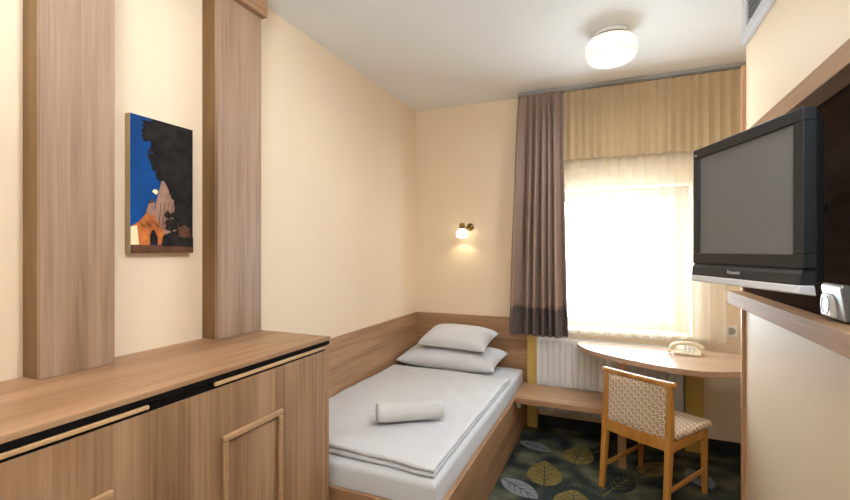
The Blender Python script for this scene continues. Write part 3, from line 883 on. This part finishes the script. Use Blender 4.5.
text_part('corner_lettering', 'viera', .0085, lettering, t, (-W+.018, -.0006, H1-.020))

t = thing('wall_socket', 'grey and white wall socket on the dark panel beside the television', 'socket', (RIGHT-.016, 1.62, 1.20))
SX = RIGHT-.0165
bm = BM(); add_prism(bm, [(SX, 1.204), (SX-.010, 1.204), (SX-.022, 1.296), (SX-.016, 1.304), (SX, 1.304)], 'y', 1.535, 1.658); obj('socket_plate', bm, metal_grey, t, bevel=.003)
bm = BM(); add_prism(bm, [(1.580, 1.209), (1.650, 1.209), (1.653, 1.262), (1.643, 1.276), (1.593, 1.276), (1.580, 1.262)], 'x', SX-.0255, SX-.009); obj('socket_frame', bm, white_plastic, t, bevel=.006, seg=3)
bm = BM(); add_lathe(bm, [(.027, SX-.0257), (.027, SX-.0275), (.023, SX-.0275), (.0225, SX-.0259)], 0, 1.617, 28, axis='x', c3=1.244); obj('socket_well', bm, metal_grey, t, smooth=True)

t = thing('wall_socket', 'small square socket on the back wall behind the desk', 'socket', (.735, BACK, .80))
bm = BM(); add_box(bm, .695, .775, BACK-.010, BACK-.001, .805, .885); obj('socket_plate', bm, white_plastic, t, bevel=.003)
bm = BM(); add_lathe(bm, [(.026, BACK-.0102), (.026, BACK-.014), (.020, BACK-.014), (.018, BACK-.0104)], .735, 0, 24, axis='y', c3=.845); obj('socket_well', bm, metal_grey, t, smooth=True)

t = thing('vent_grille', 'pale grey framed vent grille high on the right wall corner', 'vent', (RIGHT, 2.3, 2.41))
bm = BM(); y0, y1, z0, z1 = 1.55, 2.612, 2.405, 2.632
add_box(bm, RIGHT-.022, RIGHT-.001, y0, y1, z0, z0+.062); add_box(bm, RIGHT-.022, RIGHT-.001, y0, y1, z1-.03, z1)
add_box(bm, RIGHT-.022, RIGHT-.001, y1-.075, y1, z0+.062, z1-.03); add_box(bm, RIGHT-.022, RIGHT-.001, y0, y0+.06, z0+.062, z1-.03)
obj('grille_frame', bm, vent_frame, t, bevel=.003)
box_obj('backing', (RIGHT-.006, RIGHT-.001, y0+.06, y1-.075, z0+.062, z1-.03), vent_dark, t, 0)
bm = BM()
for k in range(6):
    z = z0+.074+k*.021
    add_prism(bm, [(RIGHT-.018, z), (RIGHT-.0165, z+.0015), (RIGHT-.0065, z+.0115), (RIGHT-.008, z+.010)], 'y', y0+.061, y1-.076)
obj('slats', bm, vent_dark, t)

# ------------------------------------------------------------------ light
w = bpy.data.worlds.new('daylight'); scene.world = w; w.use_nodes = True
bg = w.node_tree.nodes['Background']
bg.inputs['Color'].default_value = (.74, .90, 1.06, 1); bg.inputs['Strength'].default_value = 15.0
def lamp(name, kind, loc, energy, col, rot=(0, 0, 0), size=None, size_y=None, radius=None):
    L = bpy.data.lights.new(name, kind); L.energy = energy; L.color = col
    if size: L.size = size
    if size_y: L.shape = 'RECTANGLE'; L.size_y = size_y
    if radius is not None: L.shadow_soft_size = radius
    o = bpy.data.objects.new(name, L); o.location = loc; o.rotation_euler = rot; COL.objects.link(o); return o
p = lamp('window_portal', 'AREA', (-.08, GY+.08, 1.33), 1, (1, 1, 1), (R(-90), 0, 0), 1.0, .95)
p.data.cycles.is_portal = True
lamp('ceiling_lamp_light', 'POINT', (CX, CY, zt-.24), 1.5, (.92, .98, 1.0), radius=.10)
lamp('ceiling_lamp_downlight', 'AREA', (CX, CY, zt-.155), 6.5, (.93, .98, 1.02), size=.26).data.shape = 'DISK'
wash = lamp('added_wash_spot', 'SPOT', (.42, .95, 2.50), 68, (.86, .95, 1.04), radius=.12)  # added fill light, no fixture here; brightens the left wall and sideboard
wash.rotation_euler = (Vector((-1.4, 1.0, .45))-Vector(wash.location)).to_track_quat('-Z', 'Y').to_euler()
wash.data.spot_size = R(125); wash.data.spot_blend = .6
lamp('added_fill_up', 'AREA', (-.2, -.45, 1.95), 52, (.82, .96, 1.08), (R(180-12), 0, 0), size=.5)  # added unseen fill behind the camera, bounced off the ceiling
lamp('wall_lamp_light', 'SPOT', (LX-.026, BACK-.085, LZ-.098), 1.0, (1, .82, .50), radius=.03).data.spot_size = R(130)

# ------------------------------------------------------------------ camera and view
cam = bpy.data.cameras.new('camera'); co = bpy.data.objects.new('camera', cam); COL.objects.link(co)
co.location = (0, 0, 1.40); co.rotation_euler = (R(90), 0, math.atan(189/440))
cam.sensor_width = 36; cam.lens = 440/850*36; cam.clip_start = .02
scene.camera = co
scene.cycles.use_denoising = True
scene.cycles.max_bounces = 12; scene.cycles.diffuse_bounces = 6; scene.cycles.transparent_max_bounces = 16
scene.cycles.sample_clamp_indirect = 6
v = scene.view_settings
v.view_transform = 'Standard'; v.look = 'None'; v.gamma = 1; v.use_curve_mapping = False; v.exposure = .44
